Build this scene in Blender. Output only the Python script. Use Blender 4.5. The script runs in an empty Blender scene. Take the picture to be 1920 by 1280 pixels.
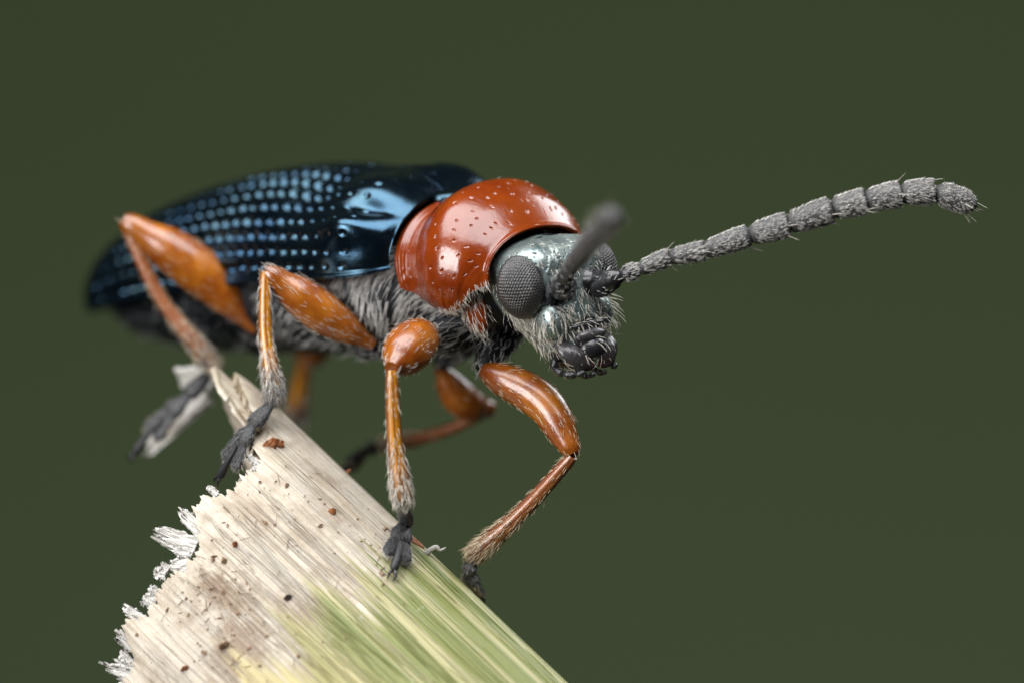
import bpy, math, random
import numpy as np
from mathutils import Vector
rng = np.random.default_rng(7)
random.seed(7)
S = bpy.context.scene
C = S.collection
S.unit_settings.system = 'METRIC'
S.unit_settings.scale_length = 0.001          # one Blender unit is one millimetre

# ------------------------------------------------------------------ camera
CAM_D = 45.0                                   # working distance, mm
PXMM = 300.0                                   # photo pixels per mm at y = 0
cam_d = bpy.data.cameras.new('camera')
cam = bpy.data.objects.new('camera', cam_d)
C.objects.link(cam)
cam.location = (0, -CAM_D, 0)
cam.rotation_euler = (math.radians(90), 0, 0)
cam_d.sensor_width = 36.0
cam_d.lens = 36.0 * CAM_D / (1920 / PXMM)
cam_d.clip_start = 0.5
cam_d.clip_end = 1000
cam_d.dof.use_dof = True
cam_d.dof.focus_distance = CAM_D + 0.0
cam_d.dof.aperture_fstop = 0.152
S.camera = cam

# ------------------------------------------------------------------ world and lamps
w = bpy.data.worlds.new('World')
S.world = w
w.use_nodes = True
bg = w.node_tree.nodes['Background']
bg.inputs[0].default_value = (0.80, 0.90, 1.0, 1)
bg.inputs[1].default_value = 0.018

def area(name, loc, target, sx, sy, power, col=(1, 1, 1)):
    l = bpy.data.lights.new(name, 'AREA')
    l.shape = 'RECTANGLE'; l.size = sx; l.size_y = sy
    l.energy = power; l.color = col
    o = bpy.data.objects.new(name, l)
    C.objects.link(o)
    o.location = loc
    o.rotation_euler = (Vector(target) - Vector(loc)).to_track_quat('-Z', 'Y').to_euler()
    return o
area('softbox_top', (-5, -17, 42), (0, -3, 0), 66, 39, 54000, (0.98, 0.99, 1.0))
area('softbox_side', (-34, -33, 8), (0, 0, 0), 20, 26, 22000, (1.0, 0.98, 0.97))
area('softbox_back', (26, 26, 26), (0, 0, 0), 18, 18, 6000, (0.95, 0.98, 1.0))
area('backdrop_lamp', (16, 38, -30), (4, 78, 0), 36, 20, 8600)

S.view_settings.view_transform = 'Standard'
S.view_settings.look = 'None'
S.view_settings.gamma = 1
S.view_settings.exposure = 0
S.render.engine = 'CYCLES'
try:
    S.cycles.use_denoising = True
    S.cycles.max_bounces = 8
    S.cycles.transmission_bounces = 4
except Exception:
    pass

# ------------------------------------------------------------------ frames of reference
def W(px, py, depth):
    """point at a place of the photo's frame and a real depth behind y = 0"""
    k = (CAM_D + depth) / CAM_D
    return np.array([(px - 960) / PXMM * k, depth, (640 - py) / PXMM * k])
TH, EL, PI_ = math.radians(47), math.radians(14), math.radians(12)
def _rx(v):
    x, y, z = v
    return np.array([x, y * math.cos(EL) - z * math.sin(EL), y * math.sin(EL) + z * math.cos(EL)])
_f0 = np.array([math.cos(TH), -math.sin(TH), 0]); _u0 = np.array([0, 0, 1.0])
BF = _rx(_f0 * math.cos(PI_) + _u0 * math.sin(PI_))
BU = _rx(_u0 * math.cos(PI_) - _f0 * math.sin(PI_))
BR = _rx(np.array([-math.sin(TH), -math.cos(TH), 0]))
BO = W(850, 487, 0.75)
def B(x, y, z):
    """beetle frame (forward, right, up) to world"""
    x, y, z = np.asarray(x, float), np.asarray(y, float), np.asarray(z, float)
    return BO + x[..., None] * BF + y[..., None] * BR + z[..., None] * BU

# ------------------------------------------------------------------ mesh helpers
def nrm(v):
    return v / np.maximum(np.linalg.norm(v, axis=-1, keepdims=True), 1e-9)
def sm(a, b, x):
    t = np.clip((x - a) / (b - a), 0, 1)
    return t * t * (3 - 2 * t)
def pch(xs, ys, x):
    """smooth monotone interpolation through stations"""
    xs = np.asarray(xs, float); ys = np.asarray(ys, float); x = np.asarray(x, float)
    h = np.diff(xs); d = np.diff(ys) / h
    m = np.zeros(len(xs)); m[0] = d[0]; m[-1] = d[-1]
    for i in range(1, len(xs) - 1):
        if d[i - 1] * d[i] > 0:
            w1 = 2 * h[i] + h[i - 1]; w2 = h[i] + 2 * h[i - 1]
            m[i] = (w1 + w2) / (w1 / d[i - 1] + w2 / d[i])
    k = np.clip(np.searchsorted(xs, x) - 1, 0, len(xs) - 2)
    t = np.clip((x - xs[k]) / h[k], 0, 1)
    return ((1 + 2 * t) * (1 - t) ** 2 * ys[k] + t * (1 - t) ** 2 * h[k] * m[k]
            + t * t * (3 - 2 * t) * ys[k + 1] + t * t * (t - 1) * h[k] * m[k + 1])
def catmull(pts, n):
    pts = np.asarray(pts, float)
    P = np.vstack([2 * pts[0] - pts[1], pts, 2 * pts[-1] - pts[-2]])
    seg = len(pts) - 1
    t = np.linspace(0, seg, n); k = np.minimum(t.astype(int), seg - 1); f = (t - k)[:, None]
    p0, p1, p2, p3 = P[k], P[k + 1], P[k + 2], P[k + 3]
    return 0.5 * (2 * p1 + (p2 - p0) * f + (2 * p0 - 5 * p1 + 4 * p2 - p3) * f ** 2 + (3 * p1 - p0 - 3 * p2 + p3) * f ** 3)

class Buf:
    """vertices, quads / tris and one uv set"""
    def __init__(s):
        s.V = []; s.F4 = []; s.F3 = []; s.UV = []; s.n = 0
    def add(s, V, F4=None, F3=None, UV=None):
        V = np.asarray(V, float).reshape(-1, 3)
        s.V.append(V)
        s.UV.append(np.zeros((len(V), 2)) if UV is None else np.asarray(UV, float).reshape(-1, 2))
        if F4 is not None and len(F4): s.F4.append(np.asarray(F4) + s.n)
        if F3 is not None and len(F3): s.F3.append(np.asarray(F3) + s.n)
        s.n += len(V)
        return s

def build(name, buf, mat, parent=None, label=None, kind=None, smooth=True, cat=None, group=None):
    V = np.vstack(buf.V); UV = np.vstack(buf.UV)
    F4 = np.vstack(buf.F4) if buf.F4 else np.zeros((0, 4), int)
    F3 = np.vstack(buf.F3) if buf.F3 else np.zeros((0, 3), int)
    loops = np.concatenate([F4.ravel(), F3.ravel()]).astype(np.int32)
    n4, n3 = len(F4), len(F3)
    starts = np.concatenate([np.arange(n4) * 4, n4 * 4 + np.arange(n3) * 3]).astype(np.int32)
    me = bpy.data.meshes.new(name)
    o = bpy.data.objects.new(name, me)
    C.objects.link(o)
    org = V.mean(axis=0)
    if parent is not None:
        o.parent = parent
        base = np.array(parent['_org'])
    else:
        base = np.zeros(3)
    o.location = Vector(org - base)
    me.vertices.add(len(V)); me.vertices.foreach_set('co', (V - org).astype(np.float32).ravel())
    me.loops.add(len(loops)); me.loops.foreach_set('vertex_index', loops)
    me.polygons.add(n4 + n3); me.polygons.foreach_set('loop_start', starts)
    me.update(calc_edges=True)
    me.validate()
    uv = me.uv_layers.new(name='UVMap')
    if len(me.loops) == len(loops):
        uv.data.foreach_set('uv', UV[loops].astype(np.float32).ravel())
    me.polygons.foreach_set('use_smooth', np.full(len(me.polygons), smooth, bool))
    me.materials.append(mat)
    o['_org'] = [float(a) for a in org]
    if label: o['label'] = label
    if kind: o['kind'] = kind
    if cat: o['category'] = cat
    if group: o['group'] = group
    return o

def gridfaces(nu, nv, closed=False):
    i, j = np.meshgrid(np.arange(nu - 1), np.arange(nv if closed else nv - 1), indexing='ij')
    j2 = (j + 1) % nv
    return np.stack([i * nv + j, i * nv + j2, (i + 1) * nv + j2, (i + 1) * nv + j], -1).reshape(-1, 4)

class Grid:
    """parametric surface sampled on a grid; N points outward"""
    def __init__(s, P, closed=False, centre=None):
        s.P = P; s.closed = closed
        s.nu, s.nv = P.shape[:2]
        s.calc(centre)
    def calc(s, centre=None):
        P = s.P
        du = np.gradient(P, axis=0)
        dv = (np.roll(P, -1, 1) - np.roll(P, 1, 1)) if s.closed else np.gradient(P, axis=1)
        N = nrm(np.cross(du, dv))
        c = P.mean(axis=1, keepdims=True) if centre is None else centre
        if ((P - c) * N).sum() < 0:
            N = -N
        s.N = N; s.T = nrm(du)
        s.A = np.linalg.norm(np.cross(du, dv), axis=-1)
    def buf(s, b=None, uv=None, cap=True, thick=None):
        b = b or Buf()
        nu, nv = s.nu, s.nv
        if uv is None:
            u, v = np.meshgrid(np.linspace(0, 1, nu), np.linspace(0, 1, nv), indexing='ij')
            uv = np.stack([u, v], -1)
        F = gridfaces(nu, nv, s.closed)
        if thick is None:
            b.add(s.P, F, None, uv)
            if cap and s.closed:
                for i in (0, nu - 1):
                    V = np.vstack([s.P[i], s.P[i].mean(0)[None]])
                    uvr = np.vstack([uv[i], uv[i].mean(0)[None]])
                    k = np.arange(nv)
                    b.add(V, None, np.stack([k, (k + 1) % nv, np.full(nv, nv)], -1), uvr)
        else:
            Q = s.P - s.N * thick
            n = nu * nv
            idx = np.arange(n).reshape(nu, nv)
            edges = [idx[0], idx[:, -1], idx[-1][::-1], idx[:, 0][::-1]]
            if s.closed: edges = [np.append(idx[0], idx[0, 0]), np.append(idx[-1], idx[-1, 0])[::-1]]
            FF = [F, F[:, ::-1] + n]
            for e in edges:
                FF.append(np.stack([e[:-1], e[1:], e[1:] + n, e[:-1] + n], -1))
            b.add(np.vstack([s.P.reshape(-1, 3), Q.reshape(-1, 3)]), np.vstack(FF), None, np.vstack([uv.reshape(-1, 2)] * 2))
        return b
    def sample(s, n, wt=None):
        A = s.A.copy()
        if wt is not None: A = A * wt
        if not s.closed: A[:, -1] = 0
        A[-1] = 0
        p = A.ravel(); p = p / p.sum()
        k = rng.choice(len(p), n, p=p)
        i, j = k // s.nv, k % s.nv
        a, c = rng.random(n)[:, None], rng.random(n)[:, None]
        j2 = (j + 1) % s.nv; i2 = np.minimum(i + 1, s.nu - 1)
        def bl(X): return (X[i, j] * (1 - a) + X[i2, j] * a) * (1 - c) + (X[i, j2] * (1 - a) + X[i2, j2] * a) * c
        return bl(s.P), nrm(bl(s.N)), nrm(bl(s.T)), i / (s.nu - 1), j / s.nv

def tube(path, rad, nseg=20, n=40, flat=None, hint=(0, -1, 0), prof=None):
    """round limb along a path. rad: list of (t, r); flat: list of (t, ratio) squeezing along the hint"""
    Pc = catmull(path, n)
    d = np.linalg.norm(np.diff(Pc, axis=0), axis=1); t = np.concatenate([[0], np.cumsum(d)]); t /= t[-1]
    T = nrm(np.gradient(Pc, axis=0))
    h = np.asarray(hint, float)
    A = nrm(h - (T @ h)[:, None] * T)
    Bv = np.cross(T, A)
    rr = pch([a for a, _ in rad], [b for _, b in rad], t)
    fl = np.ones(n) if flat is None else pch([a for a, _ in flat], [b for _, b in flat], t)
    ang = np.linspace(0, 2 * np.pi, nseg, endpoint=False)
    P = Pc[:, None] + rr[:, None, None] * (np.cos(ang)[None, :, None] * A[:, None] * fl[:, None, None] + np.sin(ang)[None, :, None] * Bv[:, None])
    if prof is not None: P = prof(P, t, ang, A, Bv, rr)
    return Grid(P, True)

def hairs(buf, P, N, T, L, el=35, r=0.0032, curl=-18, jit=0.25):
    """fine tapered bristles at P, leaning along T, el degrees off the skin"""
    n = len(P)
    L = np.broadcast_to(L, (n,)) * rng.uniform(0.65, 1.25, n)
    T = nrm(T - (T * N).sum(-1, keepdims=True) * N)
    Sd = np.cross(N, T)
    T = nrm(T + Sd * rng.normal(0, jit, (n, 1)))
    Sd = np.cross(N, T)
    a0 = np.radians(np.broadcast_to(el, (n,)) + rng.normal(0, 7, n))
    cl = math.radians(curl)
    fr = [0, .35, .7, 1.0]; pos = [P - N * 0.004]
    for k in range(3):
        a = a0 + cl * (k + .5) / 3 * 2
        pos.append(pos[-1] + (L * (fr[k + 1] - fr[k]))[:, None] * (np.cos(a)[:, None] * T + np.sin(a)[:, None] * N))
    rv = np.broadcast_to(r, (n,))
    V = []
    for k, q in enumerate((1, .9, .65)):
        for m in range(3):
            th = 2 * np.pi * m / 3
            V.append(pos[k] + (rv * q)[:, None] * (math.cos(th) * Sd + math.sin(th) * N))
    V.append(pos[3])
    V = np.stack(V, 1)                       # n,10,3
    base = (np.arange(n) * 10)[:, None]
    q = []; t3 = []
    for k in range(2):
        for m in range(3):
            q.append([k * 3 + m, k * 3 + (m + 1) % 3, k * 3 + 3 + (m + 1) % 3, k * 3 + 3 + m])
    for m in range(3): t3.append([6 + m, 6 + (m + 1) % 3, 9])
    F4 = (base[:, :, None] + np.array(q)[None]).reshape(-1, 4)
    F3 = (base[:, :, None] + np.array(t3)[None]).reshape(-1, 3)
    buf.add(V.reshape(-1, 3), F4, F3)
    return buf

def ellip(c, ax, ay, az, n=24, m=32):
    """ellipsoid with three world semi-axis vectors"""
    th = np.linspace(0.02, np.pi - 0.02, n); ph = np.linspace(0, 2 * np.pi, m, endpoint=False)
    a, b_ = np.meshgrid(th, ph, indexing='ij')
    P = np.asarray(c) + np.cos(a)[..., None] * ax + (np.sin(a) * np.cos(b_))[..., None] * ay + (np.sin(a) * np.sin(b_))[..., None] * az
    return Grid(P, True, centre=np.asarray(c))

# ------------------------------------------------------------------ materials
class NT:
    def __init__(s, name):
        s.m = bpy.data.materials.new(name); s.m.use_nodes = True
        s.t = s.m.node_tree; s.b = s.t.nodes['Principled BSDF']
    def n(s, typ, ins=None, **kw):
        nd = s.t.nodes.new(typ)
        for k, v in kw.items(): setattr(nd, k, v)
        for k, v in (ins or {}).items(): s.put(nd, k, v)
        return nd
    def put(s, nd, k, v):
        if hasattr(v, 'bl_rna') and isinstance(v, bpy.types.NodeSocket): s.t.links.new(v, nd.inputs[k])
        else: nd.inputs[k].default_value = v
    def p(s, **kw):
        for k, v in kw.items(): s.put(s.b, k.replace('_', ' '), v)
        return s
    def noise(s, scale, detail=4, vec=None, rough=.55):
        ins = {'Scale': scale, 'Detail': detail, 'Roughness': rough}
        ins['Vector'] = vec if vec is not None else s.n('ShaderNodeTexCoord').outputs['Object']
        return s.n('ShaderNodeTexNoise', ins).outputs[0]
    def ramp(s, fac, stops, interp='LINEAR'):
        r = s.n('ShaderNodeValToRGB'); r.color_ramp.interpolation = interp
        e = r.color_ramp.elements
        while len(e) < len(stops): e.new(.5)
        for el, (po, c) in zip(e, stops):
            el.position = po; el.color = (c, c, c, 1) if isinstance(c, (int, float)) else (*c, 1)
        s.t.links.new(fac, r.inputs[0]); return r.outputs[0]
    def mix(s, fac, a, b, mode='MIX'):
        m = s.n('ShaderNodeMix', data_type='RGBA', blend_type=mode)
        for k, v in ((0, fac), (6, a), (7, b)):
            if isinstance(v, bpy.types.NodeSocket): s.t.links.new(v, m.inputs[k])
            else: m.inputs[k].default_value = v if k == 0 else (*v, 1)
        return m.outputs[2]
    def math(s, op, a, b=0.0, clamp=False):
        m = s.n('ShaderNodeMath', operation=op); m.use_clamp = clamp
        s.put(m, 0, a); s.put(m, 1, b); return m.outputs[0]
    def bump(s, h, strength=.3, dist=.01):
        nd = s.n('ShaderNodeBump', {'Height': h, 'Strength': strength, 'Distance': dist})
        s.t.links.new(nd.outputs[0], s.b.inputs['Normal']); return s
    def uv(s):
        u = s.n('ShaderNodeUVMap'); x = s.n('ShaderNodeSeparateXYZ', {0: u.outputs[0]})
        return u.outputs[0], x.outputs[0], x.outputs[1]

M = {}
# elytra: blue-black metallic
t = NT('elytra_blue_black')
c = t.mix(t.ramp(t.noise(2.2), [(.35, 0), (.65, 1)]), (.022, .054, .105), (.052, .098, .125))
t.p(Base_Color=c, Metallic=.96, Roughness=t.ramp(t.noise(30), [(.3, .13), (.7, .22)]), Specular_IOR_Level=.5)
t.bump(t.noise(85, 4, None, .7), .13, .010); M['elytra'] = t.m
# pronotum: polished orange red
t = NT('pronotum_orange_red')
c = t.mix(t.ramp(t.noise(3, 5), [(.3, 0), (.7, 1)]), (.165, .021, .002), (.27, .047, .004))
t.p(Base_Color=c, Roughness=t.ramp(t.noise(40), [(.35, .13), (.7, .21)]), Coat_Weight=.5, Coat_Roughness=.10, IOR=1.55,
    Subsurface_Weight=.10, Subsurface_Radius=(.10, .03, .01), Subsurface_Scale=.5)
t.bump(t.noise(34, 5, None, .65), .20, .012); M['pronotum'] = t.m
# black chitin below
t = NT('body_black_chitin')
c = t.mix(t.noise(6), (.005, .006, .008), (.018, .022, .028))
t.p(Base_Color=c, Metallic=.3, Roughness=.42); t.bump(t.noise(45, 4), .5, .02); M['body'] = t.m
# head: grey-green metal with pores
t = NT('head_grey_green_metal')
po = t.n('ShaderNodeTexVoronoi', {'Scale': 34.0, 'Vector': t.n('ShaderNodeTexCoord').outputs['Object']}).outputs[0]
pore = t.ramp(po, [(.12, 0), (.34, 1)])
c = t.mix(t.ramp(t.noise(7), [(.35, 0), (.65, 1)]), (.20, .27, .27), (.40, .46, .44))
c = t.mix(pore, (.03, .045, .05), c)
t.p(Base_Color=c, Metallic=.75, Roughness=.36); t.bump(pore, .5, .012); M['head'] = t.m
t = NT('eye_grey'); t.p(Base_Color=(.032, .030, .030, 1), Roughness=.16, Specular_IOR_Level=.8, Coat_Weight=.4, Coat_Roughness=.15); M['eye'] = t.m
t = NT('mouth_black_gloss')
t.p(Base_Color=t.mix(t.noise(11, 5), (.006, .006, .008), (.035, .035, .038)), Roughness=.24, Coat_Weight=.3); t.bump(t.noise(55, 4), .4, .012); M['gloss'] = t.m
t = NT('mandible_dark'); u_, ux, uy = t.uv()
t.p(Base_Color=t.ramp(ux, [(.0, (.06, .056, .06)), (.6, (.035, .03, .033)), (.85, (.05, .03, .03)), (1, (.10, .008, .006))]), Roughness=.24, Coat_Weight=.4); t.bump(t.noise(30, 5, None, .7), .35, .014); M['mandible'] = t.m
# legs
def legmat(name, a, b, dark, tib):
    t = NT(name); u_, ux, uy = t.uv()
    base = t.mix(t.ramp(t.noise(4.5, 6, None, .65), [(.34, 0), (.64, 1)]), a, b)
    if tib:
        e = t.math('ABSOLUTE', t.math('SUBTRACT', t.math('FRACT', t.math('ADD', uy, .5)), .5))
        e = t.math('ADD', e, t.math('MULTIPLY', t.math('SUBTRACT', t.noise(14), .5), .10))
        base = t.mix(t.ramp(e, [(.06, 0), (.17, 1)]), base, dark)
        base = t.mix(t.ramp(ux, [(.70, 0), (.98, .75)]), base, (.05, .035, .025))
    else:
        base = t.mix(t.ramp(ux, [(.0, .5), (.12, 0), (.88, 0), (1, .5)]), base, dark)
    t.p(Base_Color=base, Roughness=.25, IOR=1.56, Coat_Weight=.8, Coat_Roughness=.14, Subsurface_Weight=.22,
        Subsurface_Radius=(.12, .05, .015), Subsurface_Scale=.6)
    t.bump(t.noise(55, 5, None, .65), .26, .012); return t.m
M['femur'] = legmat('femur_orange', (.21, .036, .003), (.46, .150, .010), (.13, .024, .003), False)
M['tibia'] = legmat('tibia_amber', (.48, .17, .008), (.58, .26, .018), (.17, .06, .022), True)
M['tibia_brown'] = legmat('tibia_brown', (.28, .08, .02), (.36, .12, .035), (.16, .06, .035), True)
t = NT('tarsus_charcoal'); t.p(Base_Color=t.mix(t.noise(16), (.012, .012, .014), (.05, .05, .054)), Roughness=.5); t.bump(t.noise(60, 3), .6, .01); M['tarsus'] = t.m
t = NT('antenna_grey'); t.p(Base_Color=t.mix(t.noise(30), (.035, .035, .038), (.09, .088, .086)), Roughness=.5); t.bump(t.noise(70, 3), .6, .01); M['antenna'] = t.m
def hairmat(name, a, b, sss=.0, rough=.38):
    t = NT(name); t.p(Base_Color=t.mix(t.noise(25, 2), a, b), Roughness=rough, Specular_IOR_Level=.7, Coat_Weight=.2); return t.m
M['hair_pale'] = hairmat('bristle_cream', (.55, .50, .42), (.92, .87, .78))
M['hair_grey'] = hairmat('bristle_silver', (.42, .42, .41), (.88, .87, .84))
M['hair_ant'] = hairmat('bristle_antenna', (.50, .48, .45), (.85, .82, .77))
M['hair_dark'] = hairmat('bristle_charcoal', (.07, .07, .07), (.30, .29, .28))
M['hair_gold'] = hairmat('bristle_gold', (.50, .38, .24), (.80, .66, .46))

# ------------------------------------------------------------------ backdrop
t = NT('backdrop_olive'); t.p(Base_Color=t.mix(t.ramp(t.noise(.03, 2), [(.35, 0), (.65, 1)]), (.060, .080, .037), (.067, .089, .043)), Roughness=.95, Specular_IOR_Level=.05); M['backdrop'] = t.m
u, v = np.meshgrid(np.linspace(-70, 70, 30), np.linspace(-60, 60, 30), indexing='ij')
bd = Grid(np.stack([u, 78 + 0 * u + 0.0006 * u ** 2, v], -1), False, centre=np.array([0, 200, 0]))
build('backdrop', bd.buf(thick=0.6), M['backdrop'], kind='structure', label='plain olive green card far behind the beetle')

# ================================================================== PLANT STEM
SD = np.array([0.733, 0, -0.68]); PSI = math.radians(18); FLAT = .60   # the straw is pressed oval
SD = nrm(np.array([0.733 * math.cos(PSI), -math.sin(PSI), -0.68 * math.cos(PSI)]))
SQ = np.array([0.68, 0, 0.733])                     # towards the upper right flank
SV = np.cross(SD, SQ); SV = SV if SV[1] < 0 else -SV  # towards the camera side
SR = 400 / PXMM
q0 = W(800, 1030, 0.25)                              # on the upper right flank
SA = q0 - SQ * SR                                    # axis point, along = 0
def stem_pt(al, an, r=SR):
    """al: mm along the stem from the front foot, an: angle, 0 upper flank, pi/2 camera side"""
    al, an = np.asarray(al, float), np.asarray(an, float)
    r = np.broadcast_to(r, np.broadcast(al, an).shape)
    return SA + al[..., None] * SD + r[..., None] * (np.cos(an)[..., None] * SQ + np.sin(an)[..., None] * SV * FLAT)
CAMP = np.array([0, -CAM_D, 0.0])
def stem_hit(px, py, r=SR):
    d = nrm(W(px, py, 0) - CAMP); o = CAMP - SA
    sq = lambda v_: np.array([v_ @ SQ, (v_ @ SV) / FLAT])
    d_, o_ = sq(d), sq(o)
    a, b, c_ = d_ @ d_, 2 * d_ @ o_, o_ @ o_ - r * r
    disc = max(b * b - 4 * a * c_, 0)
    p = CAMP + d * ((-b - math.sqrt(disc)) / (2 * a))
    e_ = sq(p - SA); n = nrm(e_[0] * SQ + e_[1] / FLAT * SV)
    return p, n, (p - SA) @ SD, math.atan2(e_[1], e_[0])
def fbm(x, f, seed, oct=4, g=.5):
    r_ = np.random.default_rng(seed); out = 0; a = 1
    for _ in range(oct):
        tab = r_.uniform(-1, 1, 4096)
        y = x * f; i = np.floor(y).astype(int); s_ = y - i; s_ = s_ * s_ * (3 - 2 * s_)
        out = out + a * (tab[i % 4096] * (1 - s_) + tab[(i + 1) % 4096] * s_)
        f *= 2.1; a *= g
    return out

t = NT('stem_straw')
u_, al, an = t.uv()                                  # uv = (along mm, around mm)
vec = t.n('ShaderNodeMapping', {0: u_, 3: (.35, 9.0, 1)}).outputs[0]
vec2 = t.n('ShaderNodeMapping', {0: u_, 3: (1.1, 52.0, 1)}).outputs[0]
fib = t.noise(1.6, 5, vec); fine = t.noise(1.5, 4, vec2)
vein = t.noise(1.0, 2, t.n('ShaderNodeMapping', {0: u_, 3: (.10, 4.6, 1)}).outputs[0])
cream = t.mix(t.ramp(fib, [(.34, 0), (.66, 1)]), (.60, .515, .40), (.78, .72, .61))
cream = t.mix(t.ramp(fine, [(.38, .40), (.52, 0)]), cream, (.42, .34, .25))
cream = t.mix(t.ramp(t.noise(26, 5, u_, .7), [(.45, 0), (.72, .35)]), cream, (.42, .36, .28))
blot = t.noise(3.2, 6, u_, .7)
cream = t.mix(t.ramp(blot, [(.48, 0), (.66, .8)]), cream, (.36, .265, .175))
st_ = t.math('ABSOLUTE', t.math('SUBTRACT', t.math('FRACT', t.math('ADD', t.math('MULTIPLY', an, 3.7), t.math('MULTIPLY', vein, 1.1))), .5))
greenc = t.mix(t.ramp(st_, [(.10, 1), (.19, 0)]), t.mix(t.ramp(fib, [(.4, 0), (.62, 1)]), (.20, .235, .045), (.30, .32, .09)), (.60, .55, .29))
sp_ = t.noise(9, 6, u_, .75)
for cx_, cy_, rd_, st0 in ((408, 1108, .20, .85), (445, 1205, .26, .8), (562, 1160, .20, .6), (470, 960, .22, .5), (610, 940, .25, .35)):
    _, _, a_, b_ = stem_hit(cx_, cy_)
    dv = t.n('ShaderNodeVectorMath', {0: u_, 1: (a_, b_ * SR, 0)}, operation='DISTANCE').outputs['Value']
    mk = t.math('ADD', t.math('DIVIDE', dv, rd_), t.math('MULTIPLY', t.math('SUBTRACT', sp_, .5), 3.2))
    cream = t.mix(t.math('MULTIPLY', t.ramp(mk, [(.25, 1), (.95, 0)]), st0), cream, (.29, .19, .11))
greenc = t.mix(t.ramp(fine, [(.40, .3), (.62, 0)]), greenc, (.15, .20, .05))
yel = (.70, .58, .25)
# where it is still green: away from the break, towards the upper flank
edge = t.math('ADD', al, t.math('MULTIPLY', t.math('SUBTRACT', vein, .5), 1.6))
edge = t.math('ADD', edge, t.math('MULTIPLY', t.math('SUBTRACT', t.noise(5, 4, vec), .5), .5))
gm = t.ramp(t.math('ADD', t.math('MULTIPLY', edge, .5), .5), [(.44, 0), (.56, 1)])
side = t.ramp(t.math('ADD', t.math('MULTIPLY', an, .25), t.math('MULTIPLY', vein, .16)), [(.44, 1), (.60, 0)])
col = t.mix(t.math('MULTIPLY', gm, .95), cream, t.mix(t.ramp(fib, [(.4, 0), (.6, .5)]), yel, (.70, .62, .40)))
col = t.mix(t.math('MULTIPLY', gm, side), col, greenc)
dots = t.n('ShaderNodeTexVoronoi', {'Scale': 7.0, 'Vector': u_}).outputs[0]
dm = t.math('MULTIPLY', t.ramp(dots, [(.04, 1), (.11, 0)]), t.math('MULTIPLY', gm, .75))
col = t.mix(dm, col, (.66, .70, .50))
col = t.mix(1.0, col, (.86, .85, .83), 'MULTIPLY')
t.p(Base_Color=col, Roughness=t.ramp(fib, [(.3, .34), (.7, .55)]), Subsurface_Weight=.25, Subsurface_Radius=(.12, .10, .05), Subsurface_Scale=.6, Coat_Weight=.12, Coat_Roughness=.25)
hh = t.math('ADD', t.math('MULTIPLY', fib, .7), t.math('ADD', t.math('MULTIPLY', fine, .6), t.math('MULTIPLY', blot, .4)))
t.bump(hh, .55, .03); M['stem'] = t.m
t = NT('splinter_fibre')
vec = t.n('ShaderNodeMapping', {0: t.uv()[0], 3: (1.2, 14, 1)}).outputs[0]
f1 = t.noise(2.2, 5, vec)
t.p(Base_Color=t.mix(t.ramp(f1, [(.3, 0), (.65, 1)]), (.58, .54, .48), (.84, .82, .77)), Roughness=.32, Transmission_Weight=.12, Subsurface_Weight=.25, Subsurface_Radius=(.1, .1, .1), Subsurface_Scale=.5)
t.bump(f1, .7, .03); M['splinter'] = t.m
def flakemat(name, a, b):
    t = NT(name); t.p(Base_Color=t.mix(t.noise(18, 4), a, b), Roughness=.6); t.bump(t.noise(40, 3), .5, .02); return t.m
M['flake'] = flakemat('flake_rust', (.20, .06, .02), (.42, .17, .06))
M['flake_black'] = flakemat('flake_black', (.015, .012, .01), (.07, .05, .035))
M['dirt'] = flakemat('dirt_brown', (.13, .08, .045), (.34, .22, .13))

END = 7.0
NV = 1040
an1 = np.linspace(-1.2, 2 * math.pi - 1.2, NV)
x1 = an1 * SR
RIMPX = [(486, 850), (470, 880), (440, 912), (398, 926), (372, 955), (380, 1000), (345, 1048), (312, 1085), (290, 1125), (250, 1152), (236, 1190), (246, 1232), (232, 1275), (215, 1330), (210, 1390)]
key = [(-1.2, -.7), (-.7, -1.3), (-.1, -1.75), (.12, -1.66), (.3, -1.48)]
for q_ in RIMPX:
    _, _, a_, b_ = stem_hit(*q_)
    if b_ > key[-1][0] + .02: key.append((b_, a_))
key += [(key[-1][0] + .35, key[-1][1] + .5), (4.2, -.2), (5.09, -.7)]
rim = pch([k[0] for k in key], [k[1] for k in key], an1)
rim = rim + (.25 + .75 * sm(.25, .5, an1)) * (.020 * fbm(x1, 4.3, 3, 3) + .036 * fbm(x1, 9, 11, 2) + .026 * fbm(x1, 31, 8, 3, .75))
NU = 260
tt = np.linspace(0, 1, NU) ** 1.7
AL = rim[None] + tt[:, None] * (END - rim[None])
ribs = .010 * fbm(x1, 3.4, 21, 2, .5) + .0012 * fbm(x1, 26, 22, 2)
rr = SR + ribs[None] + .006 * fbm(AL * .4 + x1[None] * 4, 2.0, 33, 2)
rr = rr - .03 * np.exp(-(AL - rim[None]) / .08) * (.6 + .4 * np.abs(fbm(x1, 4, 44, 2)))[None]
outer = Grid(stem_pt(AL, np.broadcast_to(an1, AL.shape), rr), False, centre=stem_pt(AL, 0 * AL, 0 * AL + 1e-6))
stem_uv = np.stack([AL, np.broadcast_to(x1, AL.shape)], -1)
stem = build('broken_straw', outer.buf(uv=stem_uv, thick=.07), M['stem'], label='broken pale hollow straw turning green, its torn end under the beetle', cat='straw')
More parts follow.
